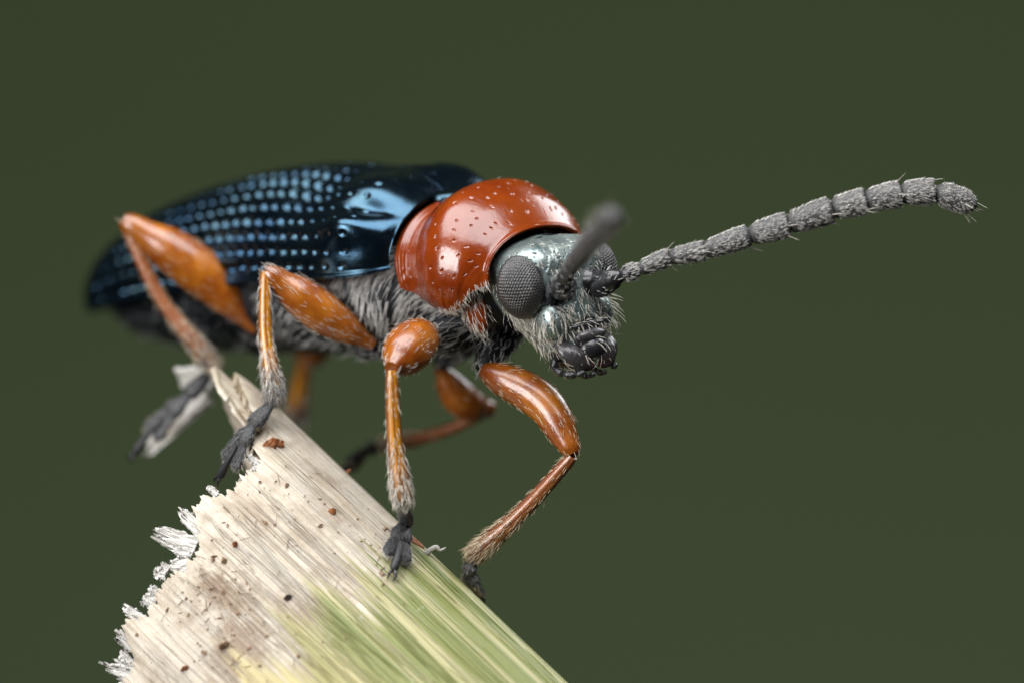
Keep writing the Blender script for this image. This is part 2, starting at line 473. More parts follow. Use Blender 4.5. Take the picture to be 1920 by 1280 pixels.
# inner layer that survives further back on the upper flank
an2 = np.linspace(-.9, .95, 320); x2 = an2 * SR
rim2 = np.interp(an2, an1, rim) - .13 + .22 * sm(.25, .5, an2) + .010 * fbm(x2, 6, 91, 2)
AL2 = rim2[None] + np.linspace(0, 1, 120)[:, None] * (1.0 - rim2[None])
rr2 = SR - .085 + .010 * fbm(x2, 6, 93, 3)[None] + 0 * AL2
inner = Grid(stem_pt(AL2, np.broadcast_to(an2, AL2.shape), rr2), False, centre=stem_pt(AL2, 0 * AL2, 0 * AL2 + 1e-6))
build('inner_layer', inner.buf(uv=np.stack([AL2 + 3.3 * 0, np.broadcast_to(x2 + 7, AL2.shape)], -1), thick=.05), M['stem'], stem, label='paler inner layer of the straw')

def splinter(p, d, nrmv, L, Wd, seed, th=.035, bend=0.0):
    r_ = np.random.default_rng(seed)
    d = nrm(np.asarray(d, float)); nv = nrm(nrmv - (nrmv @ d) * d); s_ = np.cross(d, nv)
    nu, nvv = 22, 33
    v = np.linspace(-.5, .5, nvv)
    tip = 1 + .24 * fbm(v * 14 + 3, 1.3, seed, 4, .75); tip *= (1 - .35 * np.abs(v) ** 1.3)
    u = np.linspace(0, 1, nu)[:, None] * tip[None]
    wv = v[None] * Wd * (1 - .18 * np.linspace(0, 1, nu)[:, None])
    hgt = .05 * Wd * fbm(v * 11, 1.0, seed + 1, 3)[None] + bend * (u * L) ** 2 + .08 * Wd * fbm(u * 3 + v[None] * 5, 1.5, seed + 2, 2)
    P = np.asarray(p) + (u * L)[..., None] * d + wv[..., None] * s_ + hgt[..., None] * nv
    g = Grid(P, False, centre=np.asarray(p) - nv * 2)
    return g.buf(thick=th, uv=np.stack([u * L, np.broadcast_to(v * Wd, u.shape)], -1))
# torn fibre pieces standing off the broken rim: pixel of the root, pull direction (px), length mm, width mm
SPL = [((372, 1010), (-.86, -.52), .30, .20, .45), ((352, 1045), (-.95, -.15), .17, .14, .3), ((408, 922), (-.55, -.83), .14, .025, .2),
       ((468, 906), (-.5, -.8), .08, .07, .1), ((262, 1215), (-.75, -.62), .27, .10, .3), ((262, 1172), (-.85, -.3), .16, .15, .3),
       ((258, 1262), (-.8, -.5), .26, .10, .3), ((310, 1070), (-.8, -.5), .10, .09, .2), ((498, 872), (-.7, -.35), .13, .10, .1),
       ((292, 1120), (-.85, -.4), .10, .12, .2), ((285, 1240), (-.9, -.2), .22, .14, .25), ((255, 1275), (-.7, -.3), .2, .16, .25)]
for k, (pp, dd, L, Wd, back) in enumerate(SPL):
    for m_ in range(2 if Wd > .05 else 1):
        a_ = (m_ - .5) * .30 + .1 * math.sin(k * 5 + m_)
        of = (m_ - .5) * Wd * .5 * PXMM if Wd > .05 else 0
        dx, dy = dd[0] * math.cos(a_) - dd[1] * math.sin(a_), dd[0] * math.sin(a_) + dd[1] * math.cos(a_)
        p, n, al_, an_ = stem_hit(pp[0] - dd[1] * of, pp[1] + dd[0] * of)
        d = np.array([dx, back * .5 + .15 * math.sin(k + 2 * m_), -dy])
        d = nrm(d - .6 * (d @ n) * n)
        build('splinter', splinter(p - n * .035, d, n, L * (.8, .62, .5)[(m_ + k) % 3], Wd * (.65, .45)[m_] if Wd > .05 else Wd, 100 + 7 * k + 31 * m_, th=.018), M['splinter'], stem)
# pale blurred scraps of the far rim behind the hind foot
for k, (pp, dep, dd, L, Wd) in enumerate([((385, 735), 1.45, (-.75, .65), .46, .13), ((400, 712), 1.4, (-.9, -.1), .22, .13)]):
    build('splinter', splinter(W(pp[0], pp[1], dep), (dd[0], .25, -dd[1]), np.array([-.3, -.9, .3]), L, Wd, 300 + k * 5), M['splinter'], stem, smooth=False)

# ================================================================== BEETLE
root = bpy.data.objects.new('beetle', None)
C.objects.link(root)
root_p = B(-.3, 0, -.65)
root.location = Vector(root_p); root.empty_display_size = .3
root['_org'] = [float(a) for a in root_p]
root['label'] = 'blue black leaf beetle with orange red pronotum and legs on a broken straw'
root['category'] = 'beetle'

# ---- dark body: thorax and abdomen in one skin
bx = np.linspace(-3.33, .70, 260)
st = [-3.33, -3.28, -3.1, -2.7, -2.0, -1.2, -.5, -.05, .12, .35, .55, .70]
wd = pch(st, [.03, .14, .34, .56, .70, .74, .70, .56, .44, .40, .38, .30], bx)
tp = pch(st, [-.10, -.02, .06, .14, .24, .30, .30, .28, .30, .28, .2, .1], bx)
bt = pch(st, [-.16, -.22, -.33, -.45, -.53, -.56, -.58, -.52, -.44, -.46, -.44, -.32], bx)
ph = np.linspace(0, 2 * np.pi, 200, endpoint=False)
cs, sn = np.cos(ph), np.sin(ph)
mid = (tp + bt) / 2
Y = wd[:, None] * np.sign(cs) * np.abs(cs) ** np.where(sn > 0, .8, 1.15)
Z = mid[:, None] + np.where(sn > 0, (tp - mid)[:, None], (mid - bt)[:, None]) * np.sign(sn) * np.abs(sn) ** np.where(sn > 0, .85, .95)
# sclerite seams of thorax, rings of the abdomen
X = bx[:, None] + 0 * Y
seam = .03 * np.exp(-((X + .30 + .25 * Z) / .035) ** 2) + .03 * np.exp(-((X - .04 - .35 * Z) / .035) ** 2) + .02 * np.exp(-((X + .9 + .5 * (Z + .2)) / .04) ** 2)
for xr in (-1.5, -1.85, -2.2, -2.55, -2.9): seam = seam + .03 * np.exp(-((X - xr) / .035) ** 2)
lump = .05 * np.exp(-(((X + .15) / .18) ** 2 + ((Z + .2) / .2) ** 2)) + .05 * np.exp(-(((X + .62) / .22) ** 2 + ((Z + .15) / .2) ** 2))
sc = 1 - seam + lump
body = Grid(B(X, Y * sc, mid[:, None] + (Z - mid[:, None]) * sc), True)
build('body', body.buf(), M['body'], root, label='black hairy thorax and abdomen')
hb = Buf()
xx = X / 1.0
side_w = ((np.abs(Y) > .25) | (Z < mid[:, None])) * (Z < .16) * (Y > -.3)
P, N, T, iu, jv = body.sample(2900, side_w * (X > -1.1) * (X < .62) * (.10 + .90 * sm(-.50, -.30, Z)) * (.25 + .75 * sm(-.75, -.45, X)) * (seam < .018) * (.6 + 1.0 * (np.sin(X * 17 + Z * 9) + np.sin(Z * 21 - X * 8) > -.5)))
flow = -BF * .6 - BU * .75 + BR * .2
wob = np.sin(P @ np.array([9., 3, 7]))[:, None] * BF * .55 + np.sin(P @ np.array([-5., 8, 11]))[:, None] * BU * .3
hairs(hb, P, N, flow + wob, .12, 17, .0025, -8, .10)
P, N, T, iu, jv = body.sample(500, side_w * (X <= -1.35))
hairs(hb, P, N, -BF + 0 * P - BU * .4, .06, 20, .002, -10, .3)
build('thorax_hair', hb, M['hair_grey'], root, kind='stuff')

# ---- elytra
def elytron(sgn, nu, nv):
    L = 3.46
    u = np.concatenate([np.linspace(0, .9, int(nu * .86), endpoint=False), np.linspace(.9, 1, nu - int(nu * .86))]); v = np.linspace(0, 1, nv)
    U, V = np.meshgrid(u, v, indexing='ij')
    wv = pch([0, .012, .05, .11, .3, .6, .8, .92, .98, 1], [.56, .64, .735, .79, .81, .84, .745, .50, .24, .03], U)
    hv = pch([0, .03, .08, .18, .45, .7, .88, .97, 1], [.35, .42, .48, .525, .57, .52, .37, .20, .10], U)
    mz = pch([0, .1, .3, .6, .85, 1], [.08, .09, .10, .04, -.07, -.16], U)          # height of the side margin
    a = V * np.radians(98)
    y = wv * np.sin(a) ** .92
    z = mz + hv * np.sign(np.cos(a)) * np.abs(np.cos(a)) ** .95
    x = .02 - U * L + .10 * V ** 2 * (1 - sm(0, .3, U)) * 0
    x = x + .05 * np.sin(np.pi * V) * (1 - sm(0, .15, U))
    P = B(x, sgn * (y + .002), z)
    g = Grid(P, False, centre=B(x, 0 * x, 0 * x - .2))
    D = np.zeros_like(U)
    # humeral callus, hollow behind and inside of it, basal swelling
    D += .085 * np.exp(-(((U - .070) / .042) ** 2 + ((V - .64) / .11) ** 2))
    D -= .045 * np.exp(-(((U - .050) / .035) ** 2 + ((V - .43) / .07) ** 2))
    D -= .040 * np.exp(-(((U - .20) / .05) ** 2 + ((V - .34) / .20) ** 2))
    D += .045 * np.exp(-(((U - .085) / .06) ** 2 + ((V - .25) / .16) ** 2))
    D += .012 * sm(.955, .985, V)
    # rows of pits
    r_ = np.random.default_rng(3)
    sc = L
    for k in range(9):
        v0 = .055 + k * .107
        arc = 1.22
        cx = .055 + r_.uniform(0, .02)
        while cx < .965:
            cv = v0 + r_.normal(0, .0035) + .012 * np.sin(cx * 9 + k)
            rad = .0345 * (.60 + .40 * float(sm(.12, .26, cx))) * r_.uniform(.85, 1.12)
            i0, i1 = np.searchsorted(u, [cx - .03, cx + .03]); j0, j1 = np.searchsorted(v, [cv - .075, cv + .075])
            if i1 > i0 and j1 > j0:
                uu = (U[i0:i1, j0:j1] - cx) * sc; vv = (V[i0:i1, j0:j1] - cv) * arc * np.clip(wv[i0:i1, j0:j1] / .8, .2, 1)
                d2 = (uu ** 2 + vv ** 2) / rad ** 2
                D[i0:i1, j0:j1] -= .026 * (.45 + .55 * float(sm(.10, .25, cx))) * r_.uniform(.7, 1.1) * np.exp(-d2 ** 1.4)
            cx += (.0305 + r_.normal(0, .0022))
    # low ribs between the rows
    D += .006 * np.cos((V - .055) / .107 * 2 * np.pi + np.pi) * sm(.05, .2, U)
    g.P = g.P + g.N * D[..., None]
    g.calc(B(x, 0 * x, 0 * x - .2))
    return g
ely_r = elytron(1, 620, 300)
build('elytron', ely_r.buf(thick=.03), M['elytra'], root, label='blue black right wing case with rows of pits')
ely_l = elytron(-1, 420, 200)
build('elytron', ely_l.buf(thick=.03), M['elytra'], root, label='left wing case, turned away')
sc_ = ellip(B(.03, 0, .40), BF * .12, BR * .13, BU * .05)
build('scutellum', sc_.buf(), M['elytra'], root)

# ---- pronotum
nu, nv = 300, 460
u = np.linspace(0, 1, nu); v = np.linspace(-1, 1, nv)
U, V = np.meshgrid(u, v, indexing='ij')
xs = U * .76
wv = pch([0, .03, .07, .115, .17, .25, .42, .60, .70, .74, .76], [.50, .535, .545, .520, .530, .565, .615, .560, .475, .435, .425], xs)
ht = pch([0, .03, .07, .115, .17, .25, .42, .60, .70, .74, .76], [.35, .395, .41, .395, .43, .485, .535, .43, .30, .25, .235], xs)
amax = np.radians(pch([0, .1, .25, .40, .55, .66, .76], [100, 106, 122, 131, 122, 106, 98], xs))
a = V * amax
zz0 = -.02 - .04 * U
y = wv * np.sign(np.sin(a)) * np.abs(np.sin(a)) ** .92
z = zz0 + np.where(np.cos(a) > 0, ht, .36) * np.sign(np.cos(a)) * np.abs(np.cos(a)) ** .96
x = .03 + xs + .05 * np.cos(a) * sm(.3, .76, xs) - .04 * np.cos(a) * (1 - sm(0, .3, xs))
cpr = B(x, 0 * x, 0 * x - .05)
pro = Grid(B(x, y, z), False, centre=cpr)
D = np.zeros_like(U)
pts = rng.uniform([.16, -.85], [.93, .85], (700, 2)); keep = []
for p in pts:
    if all((p[0] - q[0]) ** 2 * .6 + (p[1] - q[1]) ** 2 * 1.6 > .0050 for q in keep): keep.append(p)
for cu, cv in keep:
    rad = rng.uniform(.006, .010)
    m = np.exp(-((((U - cu) * .76) ** 2 + ((V - cv) * 1.12) ** 2) / rad ** 2) ** 1.5)
    D -= rng.uniform(.005, .008) * m
D += .012 * np.exp(-((xs - .750) / .012) ** 2)             # raised front bead
D += .004 * fbm(xs * 3 + V * .7, 2.0, 77, 2)
# fine wrinkles of the base groove and lower side
D += .006 * fbm(xs, 40, 78, 2) * (1 - sm(.10, .20, xs)) + .0022 * fbm(xs + V * .5, 26, 79, 2) * sm(.62, .9, np.abs(V))
pro.P = pro.P + pro.N * D[..., None]; pro.calc(cpr)
prob = build('pronotum', pro.buf(thick=.03), M['pronotum'], root, label='glossy orange red neck shield with small pits')
hp = Buf()
P, N, T, iu, jv = pro.sample(22, (U > .2) * (np.abs(V) < .8))
hairs(hp, P, N, BF + 0 * P - BU * .5, .045, 20, .0012, -10, .4)
P, N, T, iu, jv = pro.sample(110, (U > .45) * (V > .93))
hairs(hp, P, N, BF * .3 - BU + 0 * P, .07, 18, .0018, -10, .3)
build('pronotum_hair', hp, M['hair_pale'], prob, kind='stuff')

# ---- head (in the beetle's frame, centre between the eyes)
HC = (.945, 0.0, -.155)
def Hh(x, y, z):
    x, y, z = np.asarray(x, float), np.asarray(y, float), np.asarray(z, float)
    return B(HC[0] + x, HC[1] + y, HC[2] + z)
nz = 170
hz = np.linspace(.28, -.47, nz)
zs = [-.47, -.44, -.36, -.25, -.12, 0, .10, .19, .25, .28]
hw = pch(zs, [.10, .155, .185, .235, .310, .358, .365, .32, .20, .03], hz)
hf = pch(zs, [.17, .215, .235, .225, .205, .195, .175, .12, .02, -.10], hz)      # front reach
hbk = pch(zs, [-.02, -.06, -.15, -.30, -.40, -.44, -.44, -.40, -.32, -.18], hz)  # back reach
ph = np.linspace(0, 2 * np.pi, 220, endpoint=False)
cs, sn = np.cos(ph), np.sin(ph)
Yh = hw[:, None] * np.sign(sn) * np.abs(sn) ** np.where(cs > 0, .8, .55)
cx = (hf * .35 + hbk * .65)[:, None] * 0 - .04
Xh = np.where(cs > 0, cx + (hf[:, None] - cx) * np.abs(cs) ** .75, cx - (cx - hbk[:, None]) * np.abs(cs) ** .85)
Zh = hz[:, None] + 0 * Yh
gH = Grid(Hh(Xh, Yh, Zh), True)
Dh = np.zeros_like(Yh)
for s_ in (-1, 1):
    Dh -= .035 * np.exp(-(((Yh - s_ * .10) / .035) ** 2 + ((Zh - .02 + .3 * (np.abs(Yh) - .1)) / .12) ** 2)) * (Xh > 0)   # x-shaped frontal groove
    Dh -= .04 * np.exp(-(((Yh - s_ * .15) / .06) ** 2 + ((Zh + .08) / .07) ** 2)) * (Xh > 0)
    Dh += .03 * np.exp(-(((Yh - s_ * .20) / .07) ** 2 + ((Zh - .15) / .08) ** 2)) * (Xh > 0)
Dh -= .03 * np.exp(-((Zh + .27 + .2 * np.abs(Yh)) / .018) ** 2) * (Xh > .05)                    # clypeus seam
Dh -= .03 * np.exp(-((Xh + .235) / .018) ** 2) * (np.abs(Yh) > .2)                              # collar groove behind the eyes
Dh += .004 * fbm(Yh * 3 + Zh * 2, 9, 55, 3) * (Xh > 0)
gH.P = gH.P + gH.N * Dh[..., None]; gH.calc()
head = build('head', gH.buf(), M['head'], root, label='grey green metallic head')
neck = ellip(Hh(-.42, 0, -.02), BF * .20, BR * .37, BU * .30)
build('neck', neck.buf(), M['body'], head)

for s_ in (1, -1):
    fl_ = ellip(Hh(-.43, s_ * .335, -.11), BF * .10 - BU * .05, BR * .06 * s_, BU * .17)
    o_ = build('neck_flap', fl_.buf(), M['pronotum'], root)
    hf_ = Buf(); P, N, T, iu, jv = fl_.sample(170); hairs(hf_, P, N, BF * .3 - BU + 0 * P, .10, 22, .0024, -10, .2)
    build('neck_flap_hair', hf_, M['hair_pale'], o_, kind='stuff')

def eye(sgn):
    n, m = 300, 360
    c0 = Hh(.015, sgn * .315, -.005)
    ax = nrm(BR * sgn * 1.0 + BF * .30)
    az = nrm(BU - (BU @ ax) * ax + BF * .10); ay = np.cross(az, ax)
    th = np.linspace(.01, 1.9, n); ph = np.linspace(0, 2 * np.pi, m, endpoint=False)
    A, Bp = np.meshgrid(th, ph, indexing='ij')
    dirs = np.stack([np.cos(A), np.sin(A) * np.cos(Bp), np.sin(A) * np.sin(Bp)], -1)
    # hexagonal facets laid out on an equal-area chart of the dome
    rr_ = 2 * np.sin(A / 2); X_, Y_ = rr_ * np.cos(Bp), rr_ * np.sin(Bp)
    s_ = .128
    def hexd(x, y):
        best = np.full(x.shape, 9.)
        for ox, oy in ((0, 0), (.5, math.sqrt(3) / 2)):
            gx = np.round(x / s_ - ox) + ox; gy = np.round((y / s_ - oy) / math.sqrt(3)) * math.sqrt(3) + oy
            best = np.minimum(best, (x / s_ - gx) ** 2 + (y / s_ - gy) ** 2)
        return best
    dome = np.sqrt(np.clip(1 - hexd(X_, Y_) / .30, 0, 1))
    f = 1 + .062 * dome
    P = c0 + f[..., None] * (dirs[..., :1] * ax * .135 + dirs[..., 1:2] * ay * .150 + dirs[..., 2:] * az * .188)
    return Grid(P, True, centre=c0)
for s_ in (1, -1):
    build('eye', eye(s_).buf(), M['eye'], head, label='domed grey eye of tiny facets')
    # rim round the eye
    ax = nrm(BR * s_ + BF * .30); az = nrm(BU - (BU @ ax) * ax + BF * .10); ay = np.cross(az, ax)
    q = np.linspace(0, 2 * np.pi, 60)
    ring = Hh(.01, s_ * .315, -.005) + .004 * ax + (np.cos(q) * .153)[:, None] * ay + (np.sin(q) * .192)[:, None] * az
    build('eye_rim', tube(ring, [(0, .010), (1, .010)], 10, 120, hint=tuple(ax)).buf(cap=False), M['gloss'], head)
# antennal sockets, frons tubercle, clypeus, labrum, mandibles, palps
for s_ in (1, -1):
    build('antenna_socket', tube([Hh(.14, s_ * .115, -.045), Hh(.215, s_ * .12, -.03), Hh(.245, s_ * .125, -.02)], [(0, .098), (.5, .085), (1, .055)], 20, 16).buf(), M['gloss'], head)
    build('cheek', ellip(Hh(.10, s_ * .20, -.24), BF * .12, BR * .085, BU * .13).buf(), M['head'], head)
for s_ in (1, -1):
    build('face_pit', ellip(Hh(.135, s_ * .205, -.07), BF * .06 + BR * .02 * s_, BR * .05 * s_, BU * .10).buf(), M['body'], head)
lab = ellip(Hh(.235, 0, -.365), BF * .055, BR * .125, BU * .050)
build('labrum', lab.buf(), M['mandible'], head, label='shiny black upper lip')
clp = ellip(Hh(.21, 0, -.30), BF * .05, BR * .15, BU * .035)
build('clypeus', clp.buf(), M['gloss'], head)
for s_ in (1, -1):
    md = tube([Hh(.13, s_ * .175, -.385), Hh(.215, s_ * .165, -.445), Hh(.255, s_ * .10, -.515), Hh(.25, s_ * .015, -.555)],
              [(0, .055), (.3, .070), (.6, .064), (.9, .035), (1, .008)], 20, 40, flat=[(0, .55), (1, .42)], hint=tuple(BF))
    md.P = md.P + md.N * (.006 * fbm(np.linspace(0, 1, 40)[:, None] * 3 + np.linspace(0, 5, 20)[None], 2.0, 17, 3))[..., None]; build('mandible', md.buf(), M['mandible'], head, label='dark curved jaw')
ton = ellip(Hh(.235, 0, -.445), BF * .075, BR * .10, BU * .075)
build('mouth_plate', ton.buf(), M['gloss'], head)
chin = ellip(Hh(.06, 0, -.50), BF * .15, BR * .15, BU * .07)
build('chin', chin.buf(), M['gloss'], head)
def beads(pts, rads, mat, parent, name):
    b_ = Buf()
    for k in range(len(pts) - 1):
        p0, p1 = pts[k], pts[k + 1]; r0 = rads[k]
        tube([p0, p0 * .5 + p1 * .5, p1], [(0, r0 * .55), (.3, r0 * .95), (.75, r0), (1, r0 * .5)], 12, 14).buf(b_)
    return build(name, b_, mat, parent)
for s_ in (1, -1):
    beads([Hh(.08, s_ * .18, -.47), Hh(.10, s_ * .22, -.54), Hh(.17, s_ * .21, -.575), Hh(.235, s_ * .165, -.59), Hh(.28, s_ * .13, -.575)], [.026, .025, .024, .019], M['gloss'], head, 'palp')
    beads([Hh(.12, s_ * .05, -.54), Hh(.17, s_ * .07, -.60), Hh(.23, s_ * .06, -.615), Hh(.28, s_ * .045, -.60)], [.02, .02, .016], M['gloss'], head, 'palp')
hh_ = Buf()
# hair: cheeks, lower face, brow, behind the eye
ne = 1
for wgt, n, L, el, fl in (((Zh < -.13) * (Zh > -.44) * (Xh > -.22) * (np.abs(Yh) > .10), 420, .11, 30, BF * .35 - BU),
                          ((Zh < -.02) * (Zh > -.30) * (Xh > .05) * (np.abs(Yh) < .2), 150, .075, 28, BF * .2 - BU),
                          ((Zh > .03) * (Zh < .24) * (Xh > -.02), 110, .05, 45, BF * .6 - BU * .5),
                          ((Zh < .05) * (Zh > -.3) * (Xh < -.10) * (Xh > -.24), 160, .07, 25, BF * .7 - BU * .5)):
    P, N, T, iu, jv = gH.sample(n, wgt)
    hairs(hh_, P, N, fl + 0 * P, L, el, .0022, -16, .35)
g2 = ellip(Hh(.10, .20, -.24), BF * .12, BR * .085, BU * .13); P, N, T, iu, jv = g2.sample(140); hairs(hh_, P, N, BF * .3 - BU + 0 * P, .11, 28, .0022, -14, .25)
g2 = ellip(Hh(.10, -.20, -.24), BF * .12, BR * .085, BU * .13); P, N, T, iu, jv = g2.sample(140); hairs(hh_, P, N, BF * .5 - BU + 0 * P, .13, 42, .0022, -18, .3)
P, N, T, iu, jv = chin.sample(110); hairs(hh_, P, N, BF * .8 - BU * .5 + 0 * P, .10, 40, .0022, -10, .4)
P, N, T, iu, jv = ton.sample(26); hairs(hh_, P, N, BF * .4 - BU + 0 * P, .11, 40, .0022, -30, .3)
P, N, T, iu, jv = clp.sample(70); hairs(hh_, P, N, BF * .5 - BU + 0 * P, .06, 35, .0028, -14, .4)
build('head_hair', hh_, M['hair_pale'], head, kind='stuff')

# ---- antennae
def antenna(name_label, pts, wid, scape_pts, scape_r, dense):
    """pts: n+1 joints (world); first mesh is the scape, then one mesh for each segment"""
    sc_ = tube(scape_pts, [(0, scape_r * .55), (.35, scape_r * .95), (.75, scape_r), (1, scape_r * .5)], 20, 24)
    ant = build('antenna', sc_.buf(), M['gloss'], root, label=name_label)
    hb = Buf(); hl = Buf()
    P, N, T, iu, jv = sc_.sample(45); hairs(hb, P, N, T, .05, 28, .0024, -10, .3)
    prev = None
    for k in range(len(pts) - 1):
        p0, p1 = np.asarray(pts[k]), np.asarray(pts[k + 1]); d = p1 - p0; r = wid[k]
        last = k == len(pts) - 2
        nxt = np.asarray(pts[k + 2]) - p1 if not last else (d + np.array([.03, 0, -.10]))
        bend = nrm(d) * .5 - nrm(nxt) * .5
        midp = (p0 + p1) / 2 + bend * np.linalg.norm(d) * .10
        prof = [(0, r * .50), (.05, r * .70), (.14, r * .82), (.40, r * .92), (.75, r), (.92, r * .98), (.98, r * .80), (1, r * .5)]
        if last: prof = [(0, r * .45), (.1, r * .75), (.3, r * .98), (.62, r), (.84, r * .72), (.96, r * .36), (1, r * .08)]
        if k == 0: prof = [(0, r * .4), (.25, r * .85), (.6, r), (.9, r * .8), (1, r * .5)]
        g = tube([p0 - d * .02, midp, p1], prof, 28, 36)
        build('antenna_segment', g.buf(), M['gloss'] if k < 1 else M['antenna'], ant)
        n = int(dense * (.22 if k == 0 else .5 if k < 3 else 1))
        P, N, T, iu, jv = g.sample(n, (lambda q_: ((q_ > .08) * (q_ < .85))[:, None] * np.ones((36, 28)))(np.linspace(0, 1, 36)))
        hairs(hb, P, N, T, .034 if k > 2 else .04, 15, .0018, -4, .13)
        # long apical bristles
        P, N, T, iu, jv = g.sample(7 if k else 3, (np.linspace(0, 1, 36)[:, None] > (.84 if not last else .5)) * np.ones((36, 28)))
        hairs(hl, P, N, T, .10, 46, .0028, -4, .2)
    build('antenna_hair', hb, M['hair_ant'], ant, kind='stuff')
    build('antenna_bristles', hl, M['hair_pale'], ant, kind='stuff')
fp = [((1163, 518), -.14), ((1199, 505), -.15), ((1257, 482), -.16), ((1322, 470), -.17), ((1407, 441), -.18), ((1480, 420), -.19), ((1562, 392), -.19), ((1624, 377), -.19), ((1690, 364), -.18), ((1753, 360), -.17), ((1832, 388), -.15)]
fw = [x_ / PXMM / 2 for x_ in (32, 34, 38, 43, 48, 51, 50, 51, 50, 48)]
antenna('left antenna held out sideways, grey and beaded', [W(*a_, d_) for a_, d_ in fp], fw, [Hh(.20, -.12, -.03), W(1125, 540, -.05), W(1150, 523, -.11), W(1166, 517, -.14)], .068, 1000)
n0 = Hh(.21, .12, -.03)
np_ = [(1056, 528, -.33), (1062, 513, -.43), (1070, 500, -.58), (1080, 487, -.82), (1090, 475, -1.08), (1100, 463, -1.36), (1110, 451, -1.64), (1120, 440, -1.92), (1130, 429, -2.20), (1139, 418, -2.47), (1148, 408, -2.75)]
antenna('right antenna pointing forward out of focus', [W(*a_) for a_ in np_], [.05, .05, .055, .06, .068, .074, .076, .078, .078, .076], [n0, W(1050, 545, -.22), W(1056, 526, -.34)], .066, 70)

# ---- legs
def leg(label, cox, troch, knee, tib_end, tarsus, fr, tr, foot_n, tibmat='tibia', bow=(0, 0, 0), tbow=(0, 0, 0), hair=1.0, coxr=.15, detail=1.0, hdark=.0, fprof=None, claw=True):
    cox, troch, knee, tib_end = map(np.asarray, (cox, troch, knee, tib_end))
    g = tube([cox, cox * .5 + troch * .5, troch], [(0, coxr), (.45, coxr * .86), (.8, coxr * .55), (1, .045)], 22, 24)
    L = build('leg', g.buf(), M['body'], root, label=label)
    hb = Buf(); hd = Buf(); hg = Buf()
    P, N, T, iu, jv = g.sample(int(260 * hair)); hairs(hg, P, N, T, .085, 26, .003, -10, .3)
    fd = knee - troch
    prof = fprof or [(0, fr * .32), (.08, fr * .42), (.25, fr * .78), (.5, fr), (.68, fr * .93), (.85, fr * .62), (.95, fr * .50), (1, fr * .30)]
    fe = tube([troch, troch + fd * .5 + np.asarray(bow), knee], prof, 36, 60)
    build('femur', fe.buf(), M['femur'], L)
    P, N, T, iu, jv = fe.sample(int(230 * hair)); hairs(hb, P, N, T, .066, 22, .0019, -14, .16)
    td = tib_end - knee
    k0 = knee + nrm(td) * .01
    ti = tube([k0, k0 + td * .5 + np.asarray(tbow), tib_end], [(0, tr * .50), (.06, tr * .62), (.25, tr * .70), (.6, tr * .80), (.88, tr), (.97, tr * .95), (1, tr * .5)], 28, 60)
    build('tibia', ti.buf(), M[tibmat], L)
    tw = (.25 + 1.6 * sm(.35, 1, np.linspace(0, 1, 60)))[:, None] * np.ones((60, 28))
    P, N, T, iu, jv = ti.sample(int(620 * hair), tw)
    hairs(hb, P, N, T, .055 + .022 * iu, 22, .0020, -10, .15)
    if hdark:
        P, N, T, iu, jv = ti.sample(int(hdark * hair), tw * (np.linspace(0, 1, 60)[:, None] > .72)); hairs(hd, P, N, T, .08, 24, .0028, -8, .2)
    # tarsus: two joints, a two-lobed joint, the claw joint
    tp = [np.asarray(q) for q in tarsus]            # 5 points: start, j1, j2, lobe end, claw end
    fn = np.asarray(foot_n, float)
    tb = Buf(); gs = []
    for a_, b_, r0, r1, fl in ((tp[0], tp[1], .036, .062, .65), (tp[1] * .97 + tp[0] * .03, tp[2], .040, .072, .55)):
        g_ = tube([a_, a_ * .5 + b_ * .5, b_], [(0, r0 * .7), (.2, r0), (.75, r1), (.95, r1 * .9), (1, r1 * .5)], 20, 18, flat=[(0, fl), (1, fl)], hint=fn); g_.buf(tb); gs.append(g_)
    d3 = tp[3] - tp[2]; s3 = nrm(np.cross(d3, fn))
    for s_ in (-1, 1):
        g_ = tube([tp[2] - d3 * .25 + s3 * s_ * .012, tp[2] + d3 * .4 + s3 * s_ * .040, tp[3] + s3 * s_ * .062], [(0, .03), (.5, .046), (.85, .045), (1, .02)], 18, 18, flat=[(0, .5), (1, .45)], hint=fn); g_.buf(tb); gs.append(g_)
    g_ = tube([tp[2] + d3 * .2 + fn * .02, tp[3] + fn * .022, tp[4]], [(0, .016), (.6, .023), (.92, .030), (1, .018)], 14, 16, hint=fn); g_.buf(tb); gs.append(g_)
    build('tarsus', tb, M['tarsus'], L)
    if claw:
        d4 = nrm(tp[4] - tp[3])
        for s_ in (-1, 1):
            c_ = tp[4]
            cl_ = tube([c_ - d4 * .01, c_ + d4 * .035 + s3 * s_ * .020 + fn * .004, c_ + d4 * .065 + s3 * s_ * .020 - fn * .022], [(0, .013), (.5, .010), (1, .002)], 10, 14)
            build('claw', cl_.buf(), M['gloss'], L)
    for g_ in gs[:4]:
        P, N, T, iu, jv = g_.sample(int(210 * hair)); hairs(hd, P, N, T, .040, 20, .0018, -8, .2)
    for g_ in gs[2:4]:                              # pale brush of the sole
        P, N, T, iu, jv = g_.sample(int(150 * hair), ((g_.N @ fn) < -.1) * 1.0); hairs(hb, P, N, T, .045, 30, .0020, 0, .3)
    build('leg_bristles', hb, M['hair_gold'] if tibmat != 'tibia' else M['hair_pale'], L, kind='stuff')
    build('tarsus_hair', hd, M['hair_dark'], L, kind='stuff')
    if len(hg.V): build('coxa_hair', hg, M['hair_grey'], L, kind='stuff')
    return L
def on(px, py, up=.03):
    p, n, _, _ = stem_hit(px, py); return p + n * up
fN = stem_hit(742, 1020)[1]
